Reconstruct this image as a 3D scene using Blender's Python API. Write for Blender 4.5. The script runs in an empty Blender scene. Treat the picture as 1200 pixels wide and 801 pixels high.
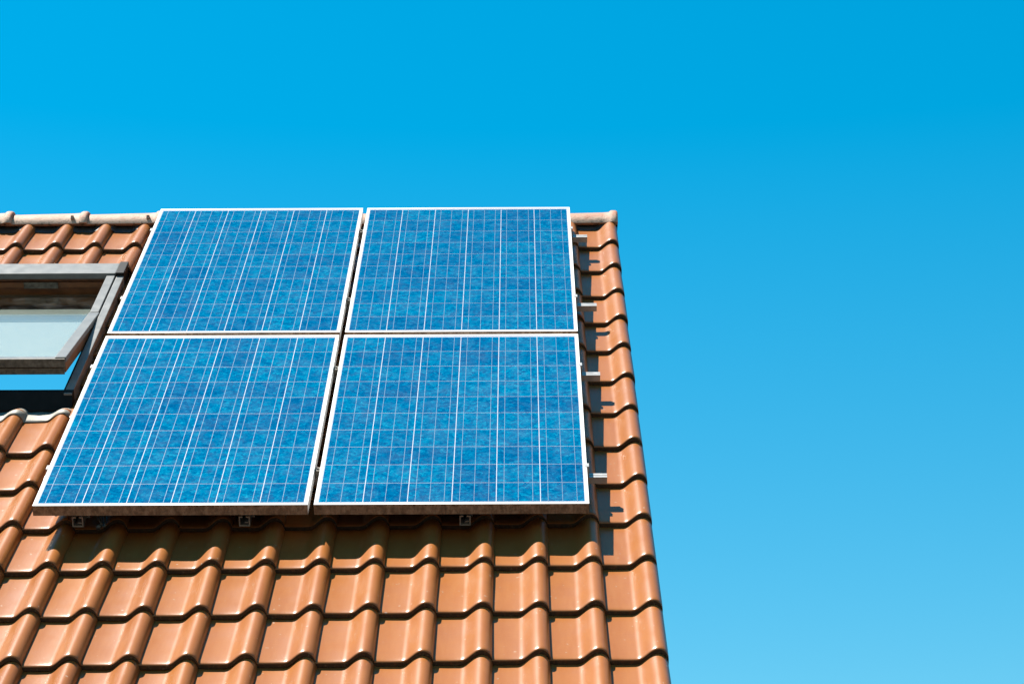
import bpy, bmesh, math, random
from mathutils import Matrix, Vector
random.seed(7)
sc = bpy.context.scene
C = sc.collection

# ------------------------------------------------------------------ camera, sky, sun, exposure
S = math.radians(45.0)                 # roof pitch
Z0 = 4.4                               # height of the lower panel edge above the ground
RX = Matrix.Rotation(S, 4, 'X')        # roof frame (u right, v up the slope, n out of the roof) -> world
ROOF = Matrix.Translation((0, 0, Z0)) @ RX
def W(u, v, n): return ROOF @ Vector((u, v, n))

a = 0.3808637
R0 = Matrix(((1, 0, 0), (0, -math.sin(a), -math.cos(a)), (0, math.cos(a), -math.sin(a))))
rv = Vector((0, .00311879, -.00432216))
R = Matrix.Rotation(rv.length, 3, rv.normalized()) @ R0
axes = Matrix((R[0], -R[1], -R[2])).transposed()      # camera X, Y, Z in the roof frame
cam = bpy.data.cameras.new('camera'); camo = bpy.data.objects.new('camera', cam); C.objects.link(camo)
camo.matrix_world = Matrix.Translation(W(.752597, -7.68038, 3.700728)) @ (RX.to_3x3() @ axes).to_4x4()
cam.sensor_width = 36; cam.lens = 2774.6 / 1200 * 36; cam.clip_end = 3000
sc.camera = camo

SUN = (RX.to_3x3() @ Vector((-.62, 1.08, 1.0))).normalized()
world = bpy.data.worlds.new('World'); sc.world = world; world.use_nodes = True
wn = world.node_tree; bg = wn.nodes['Background']
sky = wn.nodes.new('ShaderNodeTexSky'); sky.sky_type = 'NISHITA'; sky.sun_disc = False
sky.sun_elevation = math.asin(SUN.z); sky.sun_rotation = math.atan2(SUN.x, SUN.y)
sky.air_density = 1.5; sky.dust_density = 0.0; sky.ozone_density = 3.0; sky.altitude = 100
hs = wn.nodes.new('ShaderNodeHueSaturation'); hs.inputs['Saturation'].default_value = 1.57; hs.inputs['Hue'].default_value = .478
wn.links.new(sky.outputs[0], hs.inputs['Color']); wn.links.new(hs.outputs[0], bg.inputs['Color'])
bg.inputs['Strength'].default_value = 0.0505
sl = bpy.data.lights.new('sun', 'SUN'); sl.energy = 5.0; sl.angle = math.radians(.53); sl.color = (1, .95, .87)
so = bpy.data.objects.new('sun', sl); C.objects.link(so)
so.rotation_euler = SUN.to_track_quat('Z', 'Y').to_euler(); so.location = (-6, 3, 18)
vs = sc.view_settings; vs.view_transform = 'Standard'; vs.look = 'None'; vs.gamma = 1; vs.use_curve_mapping = False
vs.exposure = 1.65

# ------------------------------------------------------------------ materials
class NT:
    def __init__(s, name):
        s.m = bpy.data.materials.new(name); s.m.use_nodes = True; s.t = s.m.node_tree
        s.b = s.t.nodes['Principled BSDF']; s.out = s.t.nodes['Material Output']
    def n(s, typ, ins=None, **kw):
        x = s.t.nodes.new('ShaderNode' + typ)
        for k, v in kw.items(): setattr(x, k, v)
        for k, v in (ins or {}).items(): s.set(x.inputs[k], v)
        return x
    def set(s, sock, v):
        if isinstance(v, bpy.types.NodeSocket): s.t.links.new(v, sock)
        else: sock.default_value = v
    def p(s, **kw):
        for k, v in kw.items(): s.set(s.b.inputs[k.replace('_', ' ')], v)
    def math(s, op, a, b=0.0, clamp=False):
        x = s.n('Math', operation=op, use_clamp=clamp); s.set(x.inputs[0], a); s.set(x.inputs[1], b); return x.outputs[0]
    def ramp(s, f, stops):
        x = s.n('ValToRGB', {'Fac': f}); e = x.color_ramp.elements
        while len(e) < len(stops): e.new(.5)
        for q, (pos, c) in zip(e, stops):
            q.position = pos; q.color = (*c, 1) if isinstance(c, tuple) else (c, c, c, 1)
        return x.outputs[0]
    def mix(s, f, a, b, blend='MIX'):
        x = s.n('Mix', data_type='RGBA', blend_type=blend)
        s.set(x.inputs[0], f)
        s.set(x.inputs[6], (*a, 1) if isinstance(a, tuple) else a); s.set(x.inputs[7], (*b, 1) if isinstance(b, tuple) else b)
        return x.outputs[2]
    def coords(s, rnd=True):
        """object coordinates, moved by a random amount for each object"""
        tc = s.n('TexCoord').outputs['Object']
        if not rnd: return tc
        oi = s.n('ObjectInfo').outputs['Random']
        v = s.n('VectorMath', operation='MULTIPLY_ADD'); s.set(v.inputs[0], oi)
        v.inputs[1].default_value = (37.1, 91.7, 53.3); s.set(v.inputs[2], tc); return v.outputs[0]
    def noise(s, co, scale, detail=4, rough=.55, **kw):
        return s.n('TexNoise', {'Vector': co, 'Scale': scale, 'Detail': detail, 'Roughness': rough}, **kw).outputs['Fac']
    def bump(s, h, strength=.2, dist=.002):
        x = s.n('Bump', {'Height': h, 'Strength': strength, 'Distance': dist}); s.set(s.b.inputs['Normal'], x.outputs[0])

M = {}
def simple(name, col, rough=.5, metal=0., nscale=25, var=.15, bump=.05, spec=.5):
    t = NT(name); co = t.coords(); f = t.noise(co, nscale)
    lo = tuple(c * (1 - var) for c in col); hi = tuple(min(1, c * (1 + var)) for c in col)
    t.p(Base_Color=t.ramp(f, [(.3, lo), (.7, hi)]), Roughness=t.math('MULTIPLY_ADD', f, .2), Metallic=metal)
    t.b.inputs['Roughness'].links[0].from_node.inputs[2].default_value = rough - .1
    t.b.inputs['Specular IOR Level'].default_value = spec
    if bump: t.bump(t.noise(co, nscale * 6), bump, .002)
    M[name] = t.m

# clay tile with a satin engobe
def tile_mat(name, edge):
    t = NT(name); co = t.coords(); oi = t.n('ObjectInfo').outputs['Random']
    base = t.ramp(oi, [(0, (.2025, .0648, .0153)), (.35, (.2205, .0738, .0171)), (.7, (.2358, .0801, .0189)), (1, (.2142, .0738, .0207))])
    stretch = t.n('Mapping', {'Vector': co, 'Scale': (14, 2.2, 8)}).outputs[0]
    streak = t.noise(stretch, 3.0, 5, .6)
    base = t.mix(t.ramp(streak, [(.35, 0.), (.75, .55)]), base, (.2565, .1008, .0306))
    cloud = t.noise(co, 9, 5)
    base = t.mix(t.ramp(cloud, [(.45, 0.), (.8, .5)]), base, (.1800, .0531, .0144))
    speck = t.noise(co, 160, 2)
    base = t.mix(t.ramp(speck, [(.70, 0.), (.76, .45)]), base, (.12, .05, .026))
    light = t.noise(co, 55, 1)
    base = t.mix(t.ramp(light, [(.74, 0.), (.78, .5)]), base, (.34, .28, .22))
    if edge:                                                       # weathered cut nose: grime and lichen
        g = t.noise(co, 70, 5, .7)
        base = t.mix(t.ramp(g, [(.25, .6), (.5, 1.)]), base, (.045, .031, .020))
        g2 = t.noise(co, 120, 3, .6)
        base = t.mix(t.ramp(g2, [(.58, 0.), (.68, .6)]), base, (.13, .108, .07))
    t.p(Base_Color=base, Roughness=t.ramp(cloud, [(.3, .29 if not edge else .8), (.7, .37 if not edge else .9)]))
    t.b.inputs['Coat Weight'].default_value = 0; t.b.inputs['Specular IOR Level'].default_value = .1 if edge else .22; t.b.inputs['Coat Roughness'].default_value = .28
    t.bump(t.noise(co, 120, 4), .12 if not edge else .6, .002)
    M[name] = t.m
tile_mat('clay', False); tile_mat('clay_edge', True)

# ridge tile: duller clay with pale lichen and dark moss along the lower rim
def ridge_mat():
    t = NT('ridge_clay'); co = t.coords(); oc = t.n('TexCoord').outputs['Object']
    sep = t.n('SeparateXYZ', {'Vector': oc}).outputs[2]
    base = t.ramp(t.noise(co, 12), [(.3, (.25, .095, .048)), (.7, (.285, .12, .066))])
    wob = t.math('MULTIPLY_ADD', t.noise(co, 22, 5, .65), .12); wob.node.inputs[2].default_value = -.06
    low = t.ramp(t.math('ADD', sep, wob), [(.0, 1.), (.026, .8), (.046, 0.)])
    base = t.mix(t.math('MULTIPLY', low, .7), base, (.40, .285, .20))
    rim = t.ramp(t.math('ADD', sep, t.math('MULTIPLY', wob, .7)), [(.0, 1.), (.010, .8), (.022, 0.)])
    moss = t.math('MULTIPLY', rim, t.ramp(t.noise(co, 34, 4, .7), [(.54, 0.), (.62, .9)]))
    base = t.mix(moss, base, (.04, .037, .02))
    t.p(Base_Color=base, Roughness=.7); t.bump(t.noise(co, 90, 5, .7), .5, .003); M['ridge_clay'] = t.m
ridge_mat()

# multicrystalline silicon
def cell_mat():
    t = NT('silicon'); co = t.coords(); oi = t.n('ObjectInfo').outputs['Random']
    warp = t.n('TexNoise', {'Vector': co, 'Scale': 25., 'Detail': 2.}).outputs['Color']
    wco = t.mix(.02, co, warp)
    v1 = t.n('TexVoronoi', {'Vector': wco, 'Scale': 75.}).outputs['Color']
    v2 = t.n('TexVoronoi', {'Vector': wco, 'Scale': 170.}).outputs['Color']
    g1 = t.n('SeparateColor', {'Color': v1}).outputs[0]; g2 = t.n('SeparateColor', {'Color': v2}).outputs[1]
    f = t.math('ADD', t.math('MULTIPLY', g1, .6), t.math('MULTIPLY', g2, .4))
    base = t.ramp(f, [(.1, (0.000, 0.042, 0.119)), (.45, (0.000, 0.074, 0.167)), (.75, (0.000, 0.104, 0.202)), (.95, (0.004, 0.157, 0.251))])
    tint = t.ramp(oi, [(0, (.70, .74, .86)), (.5, (1, 1, 1)), (1, (1.0, 1.16, 1.08))])
    t.p(Base_Color=t.mix(1., base, tint, 'MULTIPLY'), Roughness=.45); t.b.inputs['Specular IOR Level'].default_value = .0
    M['silicon'] = t.m
cell_mat()

def glass_mat(name, tint=(1, 1, 1), dirt=.0):
    t = NT(name); t.t.nodes.remove(t.b); co = t.coords()
    lw = t.n('LayerWeight', {'Blend': .5}).outputs['Facing']
    fr = t.math('MULTIPLY_ADD', t.math('POWER', lw, 5.), .92); fr.node.inputs[2].default_value = .035
    tr = t.n('BsdfTransparent', {'Color': (*tint, 1)}); gl = t.n('BsdfGlossy', {'Roughness': .03})
    m = t.n('MixShader', {0: fr, 1: tr.outputs[0], 2: gl.outputs[0]}).outputs[0]
    if dirt:
        d = t.ramp(t.noise(co, 14, 6, .7), [(.45, .0), (.85, dirt)])
        m = t.n('MixShader', {0: d, 1: m, 2: t.n('BsdfDiffuse', {'Color': (.62, .60, .55, 1)}).outputs[0]}).outputs[0]
    t.t.links.new(m, t.out.inputs['Surface']); M[name] = t.m
glass_mat('solar_glass', dirt=.02); glass_mat('window_glass', (.93, .97, .95), dirt=.03)

def grimy_shade_mat():  # grime with shade and warm tile bounce mixed into its brown
    t = NT('grimy_shaded_frame'); co = t.coords(); g = t.noise(t.n('Mapping', {'Vector': co, 'Scale': (1, 1, .7)}).outputs[0], 60, 6, .75)
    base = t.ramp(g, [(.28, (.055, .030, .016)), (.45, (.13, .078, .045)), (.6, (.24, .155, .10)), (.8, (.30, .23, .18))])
    t.p(Base_Color=base, Roughness=.7); t.bump(g, .3, .001); M['grimy_shaded_frame'] = t.m
grimy_shade_mat()
simple('frame_white', (.58, .56, .54), .38, 0., 30, .05, .02)
simple('backsheet', (.32, .32, .36), .6, 0., 20, .03, 0)
simple('ribbon', (.115, .17, .235), .45, .2, 60, .1, 0)
simple('aluminium', (.34, .33, .315), .4, .5, 40, .12, .03)
simple('cladding', (.145, .145, .14), .35, .0, 18, .10, .03, .12)
simple('dark_metal', (.008, .008, .008), .6, .0, 25, .3, .03, .08)
simple('grime_dark', (.10, .085, .065), .75, 0., 60, .6, .2)
simple('pine', (.16, .06, .018), .5, 0., 14, .3, .05)
simple('lead', (.17, .15, .12), .6, .1, 22, .2, .3)
simple('blind', (.30, .29, .275), .8, 0., 30, .03, .02)
simple('plaster', (.72, .70, .65), .9, 0., 40, .06, .3)
simple('green_grey', (.055, .062, .052), .6, 0., 20, .1, 0)
simple('taupe', (.040, .036, .028), .6, 0., 20, .1, 0)
simple('timber', (.16, .10, .06), .8, 0., 8, .3, .2)
simple('underlay', (.05, .045, .042), .9, 0., 8, .3, .1)
simple('cable', (.03, .03, .03), .5, 0., 30, .2, 0)
t = NT('paving'); co = t.coords(False)
t.p(Base_Color=t.mix(t.ramp(t.noise(co, .6, 6), [(.35, 0.), (.65, 1.)]), (.034, .033, .031), (.052, .050, .047)), Roughness=.9)
t.bump(t.noise(co, 40, 5), .8, .03); M['paving'] = t.m

# ------------------------------------------------------------------ mesh helpers
def box(bm, x0, x1, y0, y1, z0, z1, mi=0, mat=None, fm=None):
    P = [Vector((x, y, z)) for z in (z0, z1) for y in (y0, y1) for x in (x0, x1)]
    if mat: P = [mat @ p for p in P]
    v = [bm.verts.new(p) for p in P]
    for k, q in enumerate(((0, 2, 3, 1), (4, 5, 7, 6), (0, 1, 5, 4), (2, 6, 7, 3), (0, 4, 6, 2), (1, 3, 7, 5))):
        f = bm.faces.new([v[i] for i in q]); f.material_index = fm[k] if fm else mi
def bev(bm, w=.002, seg=2):
    bmesh.ops.bevel(bm, geom=[e for e in bm.edges], offset=w, segments=seg, affect='EDGES', profile=.6, clamp_overlap=True)
def mesh(name, bm, mats, smooth=False):
    bmesh.ops.recalc_face_normals(bm, faces=bm.faces)
    me = bpy.data.meshes.new(name); bm.to_mesh(me); bm.free()
    for m in ([mats] if isinstance(mats, str) else mats): me.materials.append(M[m])
    if smooth: me.polygons.foreach_set('use_smooth', [True] * len(me.polygons))
    return me
def link(name, me, parent=None, loc=(0, 0, 0), rot=(0, 0, 0)):
    o = bpy.data.objects.new(name, me); C.objects.link(o)
    o.location = loc; o.rotation_euler = rot; o.parent = parent; return o
def boxes(name, lst, mats, parent, bevel=0, loc=(0, 0, 0), rot=(0, 0, 0)):
    bm = bmesh.new()
    for b in lst: box(bm, *b)
    if bevel: bev(bm, bevel)
    return link(name, mesh(name, bm, mats), parent, loc, rot)
def tag(o, label=None, cat=None, group=None, kind=None):
    for k, v in (('label', label), ('category', cat), ('group', group), ('kind', kind)):
        if v: o[k] = v
    return o
def tube(bm, pts, r, seg=8):
    rings = []
    for i, p in enumerate(pts):
        d = (Vector(pts[min(i + 1, len(pts) - 1)]) - Vector(pts[max(i - 1, 0)])).normalized()
        x = d.orthogonal().normalized(); y = d.cross(x)
        rings.append([bm.verts.new(Vector(p) + r * (math.cos(2 * math.pi * k / seg) * x + math.sin(2 * math.pi * k / seg) * y)) for k in range(seg)])
    for A, B in zip(rings, rings[1:]):
        for k in range(seg): bm.faces.new((A[k], A[(k + 1) % seg], B[(k + 1) % seg], B[k]))
    bm.faces.new(rings[0]); bm.faces.new(rings[-1][::-1])

# ------------------------------------------------------------------ setting: ground
bm = bmesh.new(); box(bm, -1500, 1500, -1500, 1500, -.3, 0)
tag(link('ground', mesh('ground', bm, 'paving')), 'grey paved yard around the house', 'ground', kind='structure')

# ------------------------------------------------------------------ house
YR = 2.543                                     # plan position of the ridge
UL, UR = -3.373, 1.235                         # roof ends
EV = -2.26                                     # eave
TW, TG = .192, .33431                          # cover width and gauge of the tiles
NB = -.15                                      # the noses rest on this plane
house = link('house', None, None, (0, YR, 0))
tag(house, 'house with orange clay tiled roof, open roof window and solar panels', 'house')
def H(x, y, z): return Vector((x, y - YR, z))

# deck with the opening of the roof window; rear slope with a matching opening
HU0, HU1, HV0, HV1 = -1.94, -1.13, 1.30, 2.80
DT, DB = NB - .055, NB - .205
VR = YR / math.cos(S) + DT                     # where the deck's upper face meets the ridge plane
bm = bmesh.new()
box(bm, UL + .03, HU0, EV + .1, VR - .22, DB, DT); box(bm, HU1, UR - .04, EV + .1, VR - .22, DB, DT)
box(bm, HU0, HU1, EV + .1, HV0, DB, DT); box(bm, HU0, HU1, HV1, VR - .22, DB, DT)
roof = link('roof', mesh('roof', bm, 'timber'), house, H(0, 0, Z0), (S, 0, 0))
bm = bmesh.new()                               # rear slope, built in its own mirrored frame
RO0, RO1 = 1.45, 3.05
for x0, x1, v0, v1 in ((UL + .03, -2.3, EV + .1, VR - .02), (-.9, UR - .04, EV + .1, VR - .02), (-2.3, -.9, EV + .1, RO0), (-2.3, -.9, RO1, VR - .02)):
    box(bm, -x1, -x0, v0, v1, DB, DT + .05, fm=[1, 0, 1, 1, 1, 1])
link('rear_roof', mesh('rear_roof', bm, ['clay', 'underlay']), house, H(0, 2 * YR, Z0), (S, 0, math.pi))
boxes('ridge_beam', [(UL + .05, UR - .06, -.03, .03, Z0 + 2.04, Z0 + 2.20)], 'timber', house)

# walls
YF = -1.25; YB = 2 * YR - YF
def under(y): return Z0 + (min(y, 2 * YR - y) * math.tan(S)) + DB / math.cos(S)
for nm, xx in (('gable_wall', UR - .42), ('gable_wall', UL + .35)):
    bm = bmesh.new(); prof = [(YF, 0), (YB, 0), (YB, under(YB) - .01), (YR, under(YR) - .12), (YF, under(YF) - .01)]
    A = [bm.verts.new(H(xx, y, z)) for y, z in prof]; B = [bm.verts.new(H(xx + .25, y, z)) for y, z in prof]
    bm.faces.new(A); bm.faces.new(B[::-1])
    for i in range(5): bm.faces.new((A[i], A[(i + 1) % 5], B[(i + 1) % 5], B[i]))
    link(nm, mesh(nm, bm, 'plaster'), house)
for nm, y0, y1 in (('front_wall', YF, YF + .25), ('rear_wall', YB - .25, YB)):
    yo = YF if nm == 'front_wall' else YB
    boxes(nm, [(UL + .602, UR - .422, y0 - YR, y1 - YR, 0, under(yo) - .01)], 'plaster', house)
boxes('attic_floor', [(UL + .602, UR - .422, YF + .252 - YR, YB - .252 - YR, 2.5, 2.72)], 'timber', house)

# ---- roof tiles
PROF = [(-.018, .0005), (-.004, .0005), (.001, .0022), (.006, .001), (.05, 0), (.086, 0), (.096, .0016), (.105, .0062), (.114, .0135), (.123, .0215),
        (.132, .029), (.141, .0348), (.150, .0386), (.159, .040), (.167, .0388), (.1745, .0352), (.181, .0295), (.1862, .022), (.1898, .013), (.1918, .004)]
TT, TK, TL = .021, .0665, .405
ROWS = [(0, -.0062), (.0012, -.0042), (.0035, -.0025), (.008, -.0012), (.016, -.0004), (.028, 0), (.10, 0), (.25, 0), (TL, 0)]
def tile_bm(seed, verge=False):
    r = random.Random(seed); bm = bmesh.new(); ph = r.uniform(0, 6)
    prof = list(PROF)
    if verge: prof = prof + [(.1919, -.06)]
    def z(x, zz, y, dz): return TT + zz + dz - TK * y + .0007 * math.sin(9 * y + ph + 20 * x)
    top = [[bm.verts.new((x, y, z(x, zz, y, dz))) for x, zz in prof] for y, dz in ROWS]
    for A, B in zip(top, top[1:]):
        for i in range(len(prof) - 1): bm.faces.new((A[i], A[i + 1], B[i + 1], B[i])).smooth = True
    # nose, underside and top end
    N = [bm.verts.new(v.co) for v in top[0]]
    U0 = [bm.verts.new((x + (.0 if i < len(prof) - 2 else -.006), 0, z(x, zz, 0, 0) - TT)) for i, (x, zz) in enumerate(prof)]
    U1 = [bm.verts.new((x + (.0 if i < len(prof) - 2 else -.006), TL, z(x, zz, TL, 0) - TT)) for i, (x, zz) in enumerate(prof)]
    E = [bm.verts.new(v.co) for v in top[-1]]
    for i in range(len(prof) - 1):
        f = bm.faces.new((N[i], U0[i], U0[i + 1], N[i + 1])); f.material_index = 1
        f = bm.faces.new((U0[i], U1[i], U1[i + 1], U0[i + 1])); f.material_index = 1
        bm.faces.new((E[i], E[i + 1], U1[i + 1], U1[i]))
    for i in (0, -1):
        bm.faces.new([t_[i] for t_ in top] + [U1[i], U0[i]])
    return bm
def tmesh(bm, name):
    me = bpy.data.meshes.new(name); bmesh.ops.recalc_face_normals(bm, faces=bm.faces); bm.to_mesh(me); bm.free()
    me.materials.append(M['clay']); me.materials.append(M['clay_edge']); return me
TM = [tmesh(tile_bm(i), 'roof_tile') for i in range(5)]
VM = [tmesh(tile_bm(40 + i, True), 'verge_tile') for i in range(3)]
far = bmesh.new()
NROW, NCOL = 16, 24
for r in range(NROW):
    for c in range(NCOL):
        if 12 <= c <= 16 and 2 <= r <= 6: continue                  # the roof window
        u = UR - TW * (c + 1); v = 3.1186 - TG * r
        me = random.choice(VM if c == 0 else TM)
        loc = Vector((u + random.uniform(-.0012, .0012), v + random.gauss(0, .002), NB + random.uniform(0, .0012) - .0024 * (3.3 - v) * (UR - u - TW / 2)))
        rot = (random.uniform(-.0015, .0015), random.gauss(0, .002) - .0024 * (3.3 - v), random.gauss(0, .003))
        if c <= 17 and r <= 13:
            link('verge_tile' if c == 0 else 'roof_tile', me, roof, loc, rot)
        else:
            tmp = bmesh.new(); tmp.from_mesh(me); mx = Matrix.Translation(loc) @ Matrix.Rotation(rot[2], 4, 'Z')
            base = len(far.verts); vs_ = [far.verts.new(mx @ q.co) for q in tmp.verts]
            tmp.verts.index_update()
            for f in tmp.faces:
                g = far.faces.new([vs_[q.index] for q in f.verts]); g.material_index = f.material_index; g.smooth = f.smooth
            tmp.free()
tag(link('outer_roof_tiles', tmesh(far, 'outer_roof_tiles'), roof), kind='stuff')

# ---- ventilation roll under the ridge tiles, made black to paint the gap's shade
def wave(u):
    o = (u - UR) % TW
    for (x0, z0), (x1, z1) in zip(PROF, PROF[1:]):
        if x0 <= o <= x1: return z0 + (z1 - z0) * (o - x0) / (x1 - x0)
    return .004
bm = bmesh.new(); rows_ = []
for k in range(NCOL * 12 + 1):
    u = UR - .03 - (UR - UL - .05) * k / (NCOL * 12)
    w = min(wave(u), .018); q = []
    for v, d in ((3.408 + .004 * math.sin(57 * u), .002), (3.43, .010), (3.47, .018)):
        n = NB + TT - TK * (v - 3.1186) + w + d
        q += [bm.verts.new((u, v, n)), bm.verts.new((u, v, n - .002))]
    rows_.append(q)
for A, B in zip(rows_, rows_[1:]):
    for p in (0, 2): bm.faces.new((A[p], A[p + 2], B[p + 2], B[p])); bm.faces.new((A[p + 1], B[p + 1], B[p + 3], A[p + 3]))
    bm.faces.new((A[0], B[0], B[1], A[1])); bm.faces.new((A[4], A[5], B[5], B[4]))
link('ridge_roll_shade_strip', mesh('ridge_roll_shade_strip', bm, 'cable'), roof)

# ---- ridge tiles: half-round caps with a collar at their right-hand end
RC = W(0, 3.405, -.112); RY, RZ, RR = RC.y + .1, RC.z + .014, .087
def ridge_bm(last=False):
    bm = bmesh.new(); L = .376; seg = 20
    sec = [(-.03, RR - .012), (.0, RR - .008), (.30, RR - .002), (L - .042, RR), (L - .036, RR + .006), (L - .030, RR + .009), (L - .010, RR + .009), (L - .003, RR + .006), (L, RR + .001)]
    rings = []
    for x, rr in sec:
        ring = [bm.verts.new((x, -rr, -.004))] + [bm.verts.new((x, -rr * math.cos(math.pi * k / seg), rr * math.sin(math.pi * k / seg))) for k in range(seg + 1)] + [bm.verts.new((x, rr, -.004))]
        rings.append(ring)
    for A, B in zip(rings, rings[1:]):
        for i in range(len(A) - 1): bm.faces.new((A[i], B[i], B[i + 1], A[i + 1])).smooth = True
    inner = []
    for x in (-.03, L):
        rr = RR - .026
        inner.append([bm.verts.new((x, -rr, -.004))] + [bm.verts.new((x, -rr * math.cos(math.pi * k / seg), rr * math.sin(math.pi * k / seg))) for k in range(seg + 1)] + [bm.verts.new((x, rr, -.004))])
    for i in range(len(inner[0]) - 1): bm.faces.new((inner[0][i], inner[0][i + 1], inner[1][i + 1], inner[1][i]))
    for ring, inn in ((rings[0], inner[0]), (rings[-1], inner[1])):
        for i in range(len(ring) - 1): bm.faces.new((ring[i], ring[i + 1], inn[i + 1], inn[i]))
    for k in (0, -1):
        bm.faces.new([q[k] for q in rings] + [inner[1][k], inner[0][k]])
    if last: bm.faces.new(inner[1])
    else:                                                         # fixing bosses either side of the collar
        for x in (L - .075,):
            box(bm, x - .007, x + .007, -RR - .003, -RR + .01, .022, .040)
    return bm
RM = mesh('ridge_tile', ridge_bm(), 'ridge_clay'); RL = mesh('ridge_tile_end', ridge_bm(True), 'ridge_clay')
inv = roof.rotation_euler.to_matrix().to_4x4().inverted()
for i in range(12):
    x = 1.243 - .376 * (i + 1)
    if x < UL - .1: break
    p = inv @ (Vector((x, RY, RZ + .0035 * (1.24 - x) + random.uniform(-.002, .002))) - Vector((0, 0, Z0)))
    link('ridge_tile', RL if i == 0 else RM, roof, p, (-S, 0, random.gauss(0, .002)))

# ------------------------------------------------------------------ roof window (a part of the house)
FT = -.10                                       # top of the fixed frame
bm = bmesh.new()                                # outer frame lining (upstand of the opening)
box(bm, HU1 - .002, -1.122, 1.27, 2.83, DB - .02, FT - .012); box(bm, -1.948, HU0 + .002, 1.27, 2.83, DB - .02, FT - .012)
box(bm, HU0 + .004, HU1 - .004, 2.775, 2.832, DB - .02, FT - .02); box(bm, HU0 + .004, HU1 - .004, 1.268, 1.325, DB - .02, FT - .012)
win = tag(link('roof_window', mesh('roof_window', bm, 'dark_metal'), house, H(0, 0, Z0), (S, 0, 0)), 'open centre-pivot roof window in grey metal cladding beside the solar panels')
for x0, x1 in ((-1.1205, -1.086), (-1.984, -1.9495)):
    boxes('side_cladding', [(x0, x1, 1.265, 2.80, NB - .05, FT)], 'cladding', win, .003)
boxes('hood', [(-1.945, -1.125, 2.665, 2.80, -.118, -.088)], 'cladding', win, .004)
for x0, x1 in ((-1.1245, -1.0845), (-1.9855, -1.9455)):
    boxes('hood_end', [(x0, x1, 2.655, 2.806, -.150, -.082)], 'dark_metal', win, .003)
for x0, x1 in ((-1.166, -1.128), (-1.942, -1.904)):
    boxes('upper_cover', [(x0, x1, 2.19, 2.664, -.125, -.098)], 'cladding', win, .002)
boxes('head_jamb', [(HU0 + .03, HU1 - .03, 2.70, 2.774, -.30, -.13), (HU0 + .03, HU1 - .03, 2.685, 2.70, -.165, -.14)], 'pine', win)
boxes('ventilation_flap', [(-1.56, -1.40, 2.676, 2.684, -.168, -.138)], 'grime_dark', win, .002)
bm = bmesh.new()                                # apron below the window
Q = [(1.300, FT + .002), (1.275, FT + .002), (1.222, NB - .004), (1.215, NB - .03), (1.300, NB - .03)]
A = [bm.verts.new((-1.984, v, n)) for v, n in Q]; B = [bm.verts.new((-1.084, v, n)) for v, n in Q]
for i in range(5): bm.faces.new((A[i], A[(i + 1) % 5], B[(i + 1) % 5], B[i]))
bm.faces.new(A); bm.faces.new(B[::-1])
link('sill_cladding', mesh('sill_cladding', bm, 'dark_metal'), win)
# lead apron dressed over the tiles below
bm = bmesh.new(); top = []; und = []
cols = sorted({UR - TW * (c + 1) + x for c in range(12, 17) for x, _ in PROF if 0 <= x < .1915})
for u in cols:
    w = wave(u); row = []; urow = []
    for k, v in enumerate((1.225, 1.19, 1.15, 1.112 + .006 * math.sin(31 * u))):
        base = NB + TT - TK * (v - .7785) + .002 - .0058 * (UR - u)
        n = base + (w if k > 1 else (w * .75 if k == 1 else w * .4 + .004)) + .0015 * math.sin(77 * u + 3 * k)
        row.append(bm.verts.new((u, v, n + .003))); urow.append(bm.verts.new((u, v, n)))
    top.append(row); und.append(urow)
for A, B, a_, b_ in zip(top, top[1:], und, und[1:]):
    for k in range(3):
        bm.faces.new((A[k], A[k + 1], B[k + 1], B[k])).smooth = True; bm.faces.new((a_[k], b_[k], b_[k + 1], a_[k + 1]))
    bm.faces.new((A[3], a_[3], b_[3], B[3])); bm.faces.new((A[0], B[0], b_[0], a_[0]))
link('lead_apron', mesh('lead_apron', bm, 'lead'), win)
for x0, x1 in ((-1.084, -1.055), (-2.02, -1.986)):
    boxes('side_gutter', [(x0, x1, 1.215, 2.84, NB - .05, NB - .035)], 'dark_metal', win)
boxes('top_gutter', [(-2.02, -1.055, 2.808, 2.95, NB - .05, NB - .03)], 'dark_metal', win)
# the sash, turned about its pivot so that its lower edge stands out
TH = math.radians(7.9); PV, PN = 2.19, -.112
S0, S1 = -.805, .50                             # lower and upper end, from the pivot
sash = boxes('sash', [(-1.166, -1.1285, S0, -.005, -.055, -.012), (-1.9415, -1.904, S0, -.005, -.055, -.012),
                      (-1.16, -1.1345, .0, S1, -.060, -.018), (-1.9355, -1.91, .0, S1, -.060, -.018),
                      (-1.9035, -1.1665, S0, S0 + .05, -.055, -.010), (-1.9035, -1.1665, S1 - .05, S1, -.06, -.02)], 'pine', win, 0, (0, PV, PN), (-TH, 0, 0))
for x0, x1 in ((-1.170, -1.124), (-1.946, -1.900)):
    boxes('sash_cover', [(x0, x1, S0 - .004, -.004, -.0115, .012)], 'cladding', sash, .003)
boxes('bottom_cover', [(-1.899, -1.171, S0 - .004, S0 + .034, -.0095, .004)], 'cladding', sash, .002)
boxes('bottom_rail', [(-1.942, -1.128, S0 - .016, S0 - .005, -.030, .006), (-1.938, -1.132, S0 - .010, S0 - .001, -.062, -.034)], 'grime_dark', sash, .002)
boxes('glass_pane', [(-1.9035, -1.1665, S0 + .035, S1 - .051, -.0145, -.0095)], 'window_glass', sash)
boxes('blind', [(-1.9030, -1.1670, S0 + .051, .02, -.040, -.037)], 'blind', sash)
for y0, y1, m in ((.021, .062, 'green_grey'), (.064, .125, 'taupe'), (.127, .185, 'green_grey'), (.187, .235, 'taupe'), (.237, .262, 'green_grey')):
    boxes('blind_box_slat', [(-1.9030, -1.1670, y0, y1, -.046, -.036)], m, sash)

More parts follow.
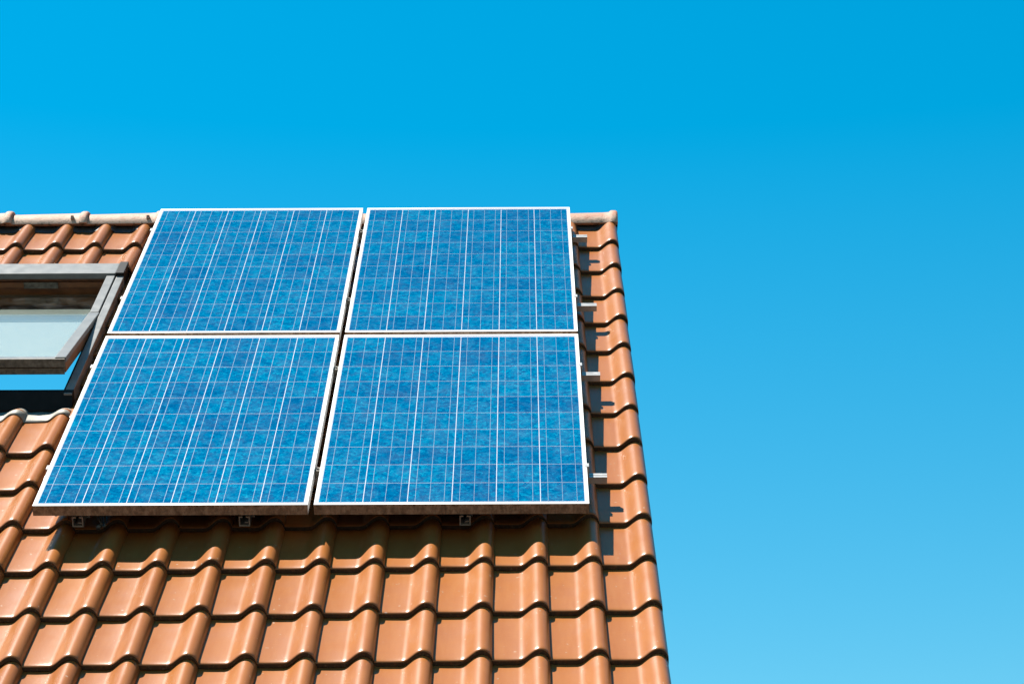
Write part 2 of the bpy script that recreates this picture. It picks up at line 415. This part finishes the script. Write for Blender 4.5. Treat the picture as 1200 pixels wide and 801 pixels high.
# ------------------------------------------------------------------ mounting rails
HV = (3.024, 2.106, 1.311, .326)                # centre lines of the horizontal rails
RE = (1.079, 1.095, 1.084, 1.077)
where = ('just below the roof ridge', 'under the lower part of the upper panels', 'under the upper part of the lower panels', 'nearest the eaves side of the lower panels')
PWD, PHT, GU, GV, FD = .99, 1.65, .0221, .034, .040
def clamp(rail, u, end):
    """clamp local to the rail: a stem beside the frame and a lip over it"""
    bm = bmesh.new()
    if end:
        s = 1 if u > 0 else -1
        box(bm, *sorted((u + s * .0015, u + s * .008)), -.015, .015, .0005, .0395)
        box(bm, *sorted((u - s * .007, u + s * .008)), -.015, .015, .0407, .0427)
    else:
        box(bm, u - .009, u + .009, -.016, .016, .0005, .030)
        box(bm, u - .0035, u + .0035, -.004, .004, .0302, .036)
    link('end_clamp' if end else 'mid_clamp', mesh('clamp', bm, 'aluminium' if end else 'grime_dark'), rail)
for v, ue, w in zip(HV, RE, where):
    ul = -1.022
    r = link('mounting_rail', None, None, W(0, v, -FD - .0275), (S, 0, 0))
    tag(r, 'aluminium cross rail stub past the panel edge, ' + w, 'rail', 'horizontal mounting rails')
    # channel section: base, two webs and lips round a slot
    p = boxes('rail_profile', [(ul, ue, -.017, .017, 0, .004), (ul, ue, -.017, -.013, .0042, .021), (ul, ue, .013, .017, .0042, .021),
                               (ul, ue, -.017, -.0025, .0212, .0265), (ul, ue, .0025, .017, .0212, .0265)], 'aluminium', r)
    for u in (-1.0011, 1.0011):
        clamp(r, u, True)
    clamp(r, 0.0, False)
    for ch in r.children:
        if 'clamp' in ch.name: ch.location.z = .0265
for u, lab in ((-.852, 'upright rail under the left edge of the panel beside the roof window'), (-.247, 'upright rail under the panel beside the roof window, toward the gap'), (.553, 'upright rail under the panel beside the verge, near its middle')):
    r = link('support_rail', None, None, W(u, .045, -.1075), (S, 0, 0))
    tag(r, 'aluminium ' + lab, 'rail', 'upright support rails')
    boxes('rail_profile', [(-.02, .02, 0, 3.25, 0, .004), (-.02, -.016, 0, 3.25, .0042, .034), (.016, .02, 0, 3.25, .0042, .034),
                           (-.02, -.006, 0, 3.25, .0342, .0392), (.006, .02, 0, 3.25, .0342, .0392), (.0, .0155, 0, 3.25, .014, .017)], 'aluminium', r)
    for hv in (.10, 1.11, 2.11, 2.9):
        boxes('roof_hook', [(.0205, .0265, hv, hv + .035, -.012, .034), (-.012, .0205, hv, hv + .035, -.0125, -.0075)], 'aluminium', r)

# ------------------------------------------------------------------ solar panels
CS, CG, CGV = .1571, .0031, .0031
cw = 6 * CS + 5 * CG; chh = 10 * CS + 9 * CGV
bm = bmesh.new(); box(bm, -CS / 2, CS / 2, -CS / 2, CS / 2, -.0003, .0001); CELL = mesh('cell', bm, 'silicon')
bm = bmesh.new(); box(bm, -.0008, .0008, -chh / 2 - .004, chh / 2 + .004, 0, .0003); RIB = mesh('ribbon', bm, 'ribbon')
LIP = .012
def panel(u0, v0, label):
    p = link('solar_panel', None, None, W(u0 + PWD / 2, v0, -FD), (S, 0, 0)); tag(p, label, 'solar panel', 'solar panels on the roof')
    w2 = PWD / 2
    bm = bmesh.new()
    fb = [0, 0, 1, 0, 0, 0]                                       # the down-slope face carries grime and painted shade
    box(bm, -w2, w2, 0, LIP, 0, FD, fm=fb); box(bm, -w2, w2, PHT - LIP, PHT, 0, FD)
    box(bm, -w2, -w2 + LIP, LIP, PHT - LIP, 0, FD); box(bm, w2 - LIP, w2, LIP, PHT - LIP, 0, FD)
    link('frame', mesh('frame', bm, ['frame_white', 'grimy_shaded_frame']), p)
    boxes('backsheet', [(-w2 + LIP + .0002, w2 - LIP - .0002, LIP + .0002, PHT - LIP - .0002, FD - .0050, FD - .0016)], 'backsheet', p)
    boxes('added_shade_sheet', [(-w2 + LIP, w2 - LIP, LIP, PHT - LIP, FD - .0080, FD - .0052)], 'cable', p)  # unseen black sheet, added to deepen the shadow under the panel
    cy = PHT / 2 - .002
    for i in range(6):
        x = -cw / 2 + CS / 2 + i * (CS + CG)
        for j in range(10):
            link('cell', CELL, p, (x, cy - chh / 2 + CS / 2 + j * (CS + CGV), FD - .00125))
        for q in (-1 / 3, 0, 1 / 3):
            link('ribbon', RIB, p, (x + q * CS, cy, FD - .00110))
    boxes('glass_pane', [(-w2 + LIP + .0002, w2 - LIP - .0002, LIP + .0002, PHT - LIP - .0002, FD - .0007, FD - .0002)], 'solar_glass', p)
    boxes('junction_box', [(-.06, .06, PHT - .22, PHT - .12, FD - .033, FD - .0082)], 'cable', p, .003)
    return p
uL, uR = -GU / 2 - PWD, GU / 2
panel(uL, PHT + GV, 'upper blue solar panel beside the open roof window, top edge at the ridge')
panel(uR, PHT + GV, 'upper blue solar panel beside the verge tiles, top edge at the ridge')
panel(uL, 0, 'lower blue solar panel beside the open roof window, above the shaded tiles')
panel(uR, 0, 'lower blue solar panel beside the verge tiles, above the shaded tiles')

# cable loop hanging below the lower edge
bm = bmesh.new(); pts = []
for k in range(15):
    f = k / 14; pts.append((-.80 + .05 * math.sin(2.4 * f), .10 - .075 * math.sin(math.pi * f), -.048 - .05 * math.sin(math.pi * f)))
tube(bm, pts, .004)
cb = link('panel_cable', mesh('panel_cable', bm, 'cable', True), None, W(0, 0, 0), (S, 0, 0))
tag(cb, 'short black cable loop hanging under the panel edge near the roof window', 'cable')
bm = bmesh.new(); tube(bm, [(-.775, .020, -.1), (-.768, .052, -.099)], .009, 12)
link('connector', mesh('connector', bm, 'cable', True), cb)
